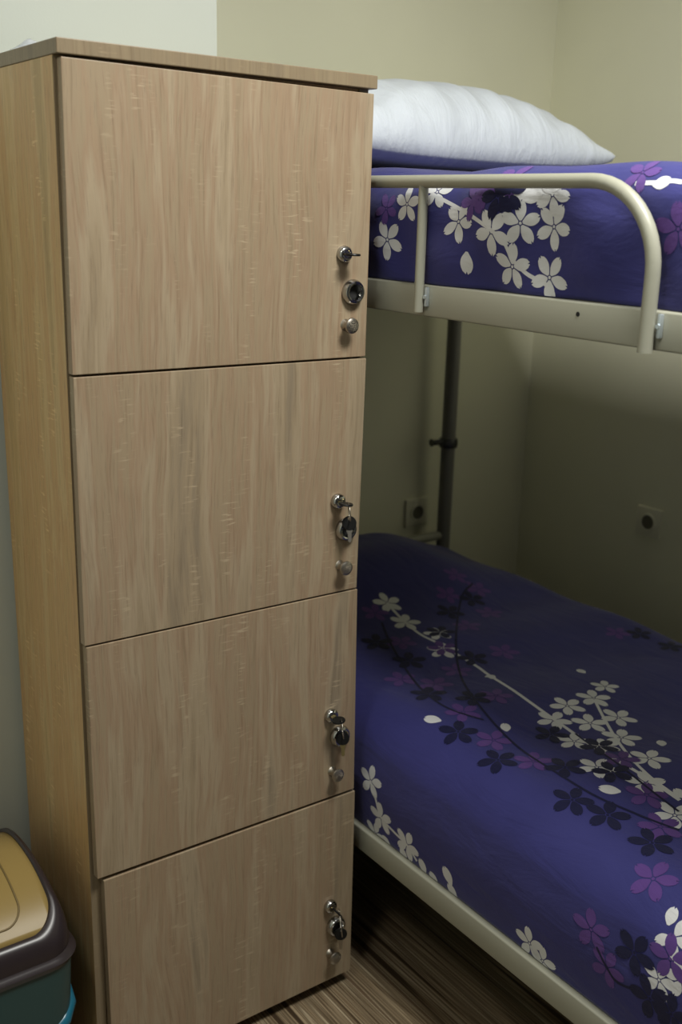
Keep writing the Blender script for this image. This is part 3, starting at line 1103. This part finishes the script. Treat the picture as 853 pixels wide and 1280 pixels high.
# moulded band that sweeps down across the front
bm = bmesh.new()
pts = []
for k in range(22):
    t = k / 21
    if t < 0.35:
        q = t / 0.35
        x, y, z = BX1 - 0.010, BY0 + 0.20 * (1 - q) + 0.055, -1.215 - 0.012 * q
    else:
        q = (t - 0.35) / 0.65
        x, y, z = BX1 - 0.010 - 0.26 * q, BY0 + 0.055, -1.227 - 0.10 * math.sin(q * math.pi / 2)
        if q < 0.2:
            s_ = q / 0.2 * math.pi / 2
            x, y = BX1 - 0.010 - 0.045 * (1 - math.cos(s_)), BY0 + 0.012 + 0.043 * (1 - math.sin(s_))
        else:
            y = BY0 + 0.012 + 0.008 * q
    pts.append((x, y, z))
tube(bm, pts, 0.0125, 12)
bin_part('bin_band', bm, M['bin_band'])
# rim: an outward lip all round
bm = bmesh.new()
lo = []
for z, ins in ((RIMZ, 0.006), (RIMZ - 0.006, 0.0), (RIMZ + 0.004, -0.004), (RIMZ + 0.010, 0.0), (RIMZ + 0.013, 0.004), (RIMZ + 0.032, 0.010), (RIMZ + 0.034, 0.02)):
    lo.append([(x, y, z) for x, y in rrect(BX0 + ins, BX1 - ins, BY0 + ins, BY1 - ins, 0.05)])
loft(bm, lo)
bin_part('bin_rim', bm, M['bin_frame'])


def arch(y, lift=0.0):
    t = (y - BY0) / (BY1 - BY0) * 2 - 1
    return RIMZ + 0.018 + lift + 0.082 * max(0, 1 - abs(t) ** 2.3)


# arched lid, slightly inside the cheeks
bm = bmesh.new()
ys = np.linspace(BY0 + 0.026, BY1 - 0.032, 40)
xa, xb = BX0 + 0.027, BX1 - 0.027
prev = None
for y in ys:
    row = []
    for x in np.linspace(xa, xb, 30):
        e = min(x - xa, xb - x)
        row.append(bm.verts.new((x, y, arch(y) + 0.004 + 0 * e)))
    if prev:
        for k in range(len(row) - 1):
            bm.faces.new((prev[k], prev[k + 1], row[k + 1], row[k]))
    prev = row
lid = bin_part('bin_lid', bm, M['bin_lid'], True)
lid.modifiers.new('s', 'SOLIDIFY').thickness = 0.004
# the swing flap's groove and its round thumb mark, laid on the lid
bm = bmesh.new()
lp = rrect(xa + 0.05, xb - 0.045, BY0 + 0.045, BY1 - 0.09, 0.03)
lq = []
for (ax, ay), (cx_, cy_) in zip(lp, lp[1:] + lp[:1]):
    k = max(1, int(math.hypot(cx_ - ax, cy_ - ay) / 0.006))
    lq += [(ax + (cx_ - ax) * q / k, ay + (cy_ - ay) * q / k) for q in range(k)]
tube(bm, [(x, y, arch(y) + 0.0044) for x, y in lq + lq[:1]], 0.0016, 8, False)
obj('flap_groove', bm, mat('ochre_shadow_gap', 0.5, 0, (0.14, 0.095, 0.03))[0], lid, True)
bm = bmesh.new()
n = 24
tube(bm, [(0.325 + 0.055 * math.cos(2 * math.pi * k / n), BY0 + 0.085 + 0.028 * math.sin(2 * math.pi * k / n), arch(BY0 + 0.085 + 0.028 * math.sin(2 * math.pi * k / n)) + 0.0042) for k in range(n + 1)], 0.0016, 8, False)
obj('thumb_mark', bm, bpy.data.materials['ochre_shadow_gap'], lid, True)
# dark frame round the lid: rises from the rim to the lid window, rounded on top
bm = bmesh.new()
out_ = rrect(BX0 + 0.004, BX1 - 0.004, BY0 + 0.004, BY1 - 0.004, 0.05, 14)
win = rrect(BX0 + 0.025, BX1 - 0.025, BY0 + 0.024, BY1 - 0.030, 0.045, 14)


def dense(lp, m=12):
    r = []
    for (ax, ay), (cx_, cy_) in zip(lp, lp[1:] + lp[:1]):
        k = m if math.hypot(cx_ - ax, cy_ - ay) > 0.03 else 1
        r += [(ax + (cx_ - ax) * q / k, ay + (cy_ - ay) * q / k) for q in range(k)]
    return r


out_, win = dense(out_), dense(win)
lo = [[(x, y, RIMZ + 0.006) for x, y in out_]]
for k in range(11):
    t = k / 10
    ph = t * math.pi / 2
    row = []
    for (ax, ay), (cx_, cy_) in zip(out_, win):
        zt = arch(cy_, 0.009)
        row.append((ax + (cx_ - ax) * (1 - math.cos(ph)), ay + (cy_ - ay) * (1 - math.cos(ph)), RIMZ + 0.012 + (zt - RIMZ - 0.012) * math.sin(ph)))
    lo.append(row)
lo.append([(x + (0.5 * (BX0 + BX1) - x) * 0.02, y + (0.5 * (BY0 + BY1) - y) * 0.02, arch(y, 0.006)) for x, y in win])
lo.append([(x + (0.5 * (BX0 + BX1) - x) * 0.02, y + (0.5 * (BY0 + BY1) - y) * 0.02, arch(y, -0.004)) for x, y in win])
loft(bm, lo, False, False)
bin_part('lid_frame', bm, M['bin_frame'], 'angle')
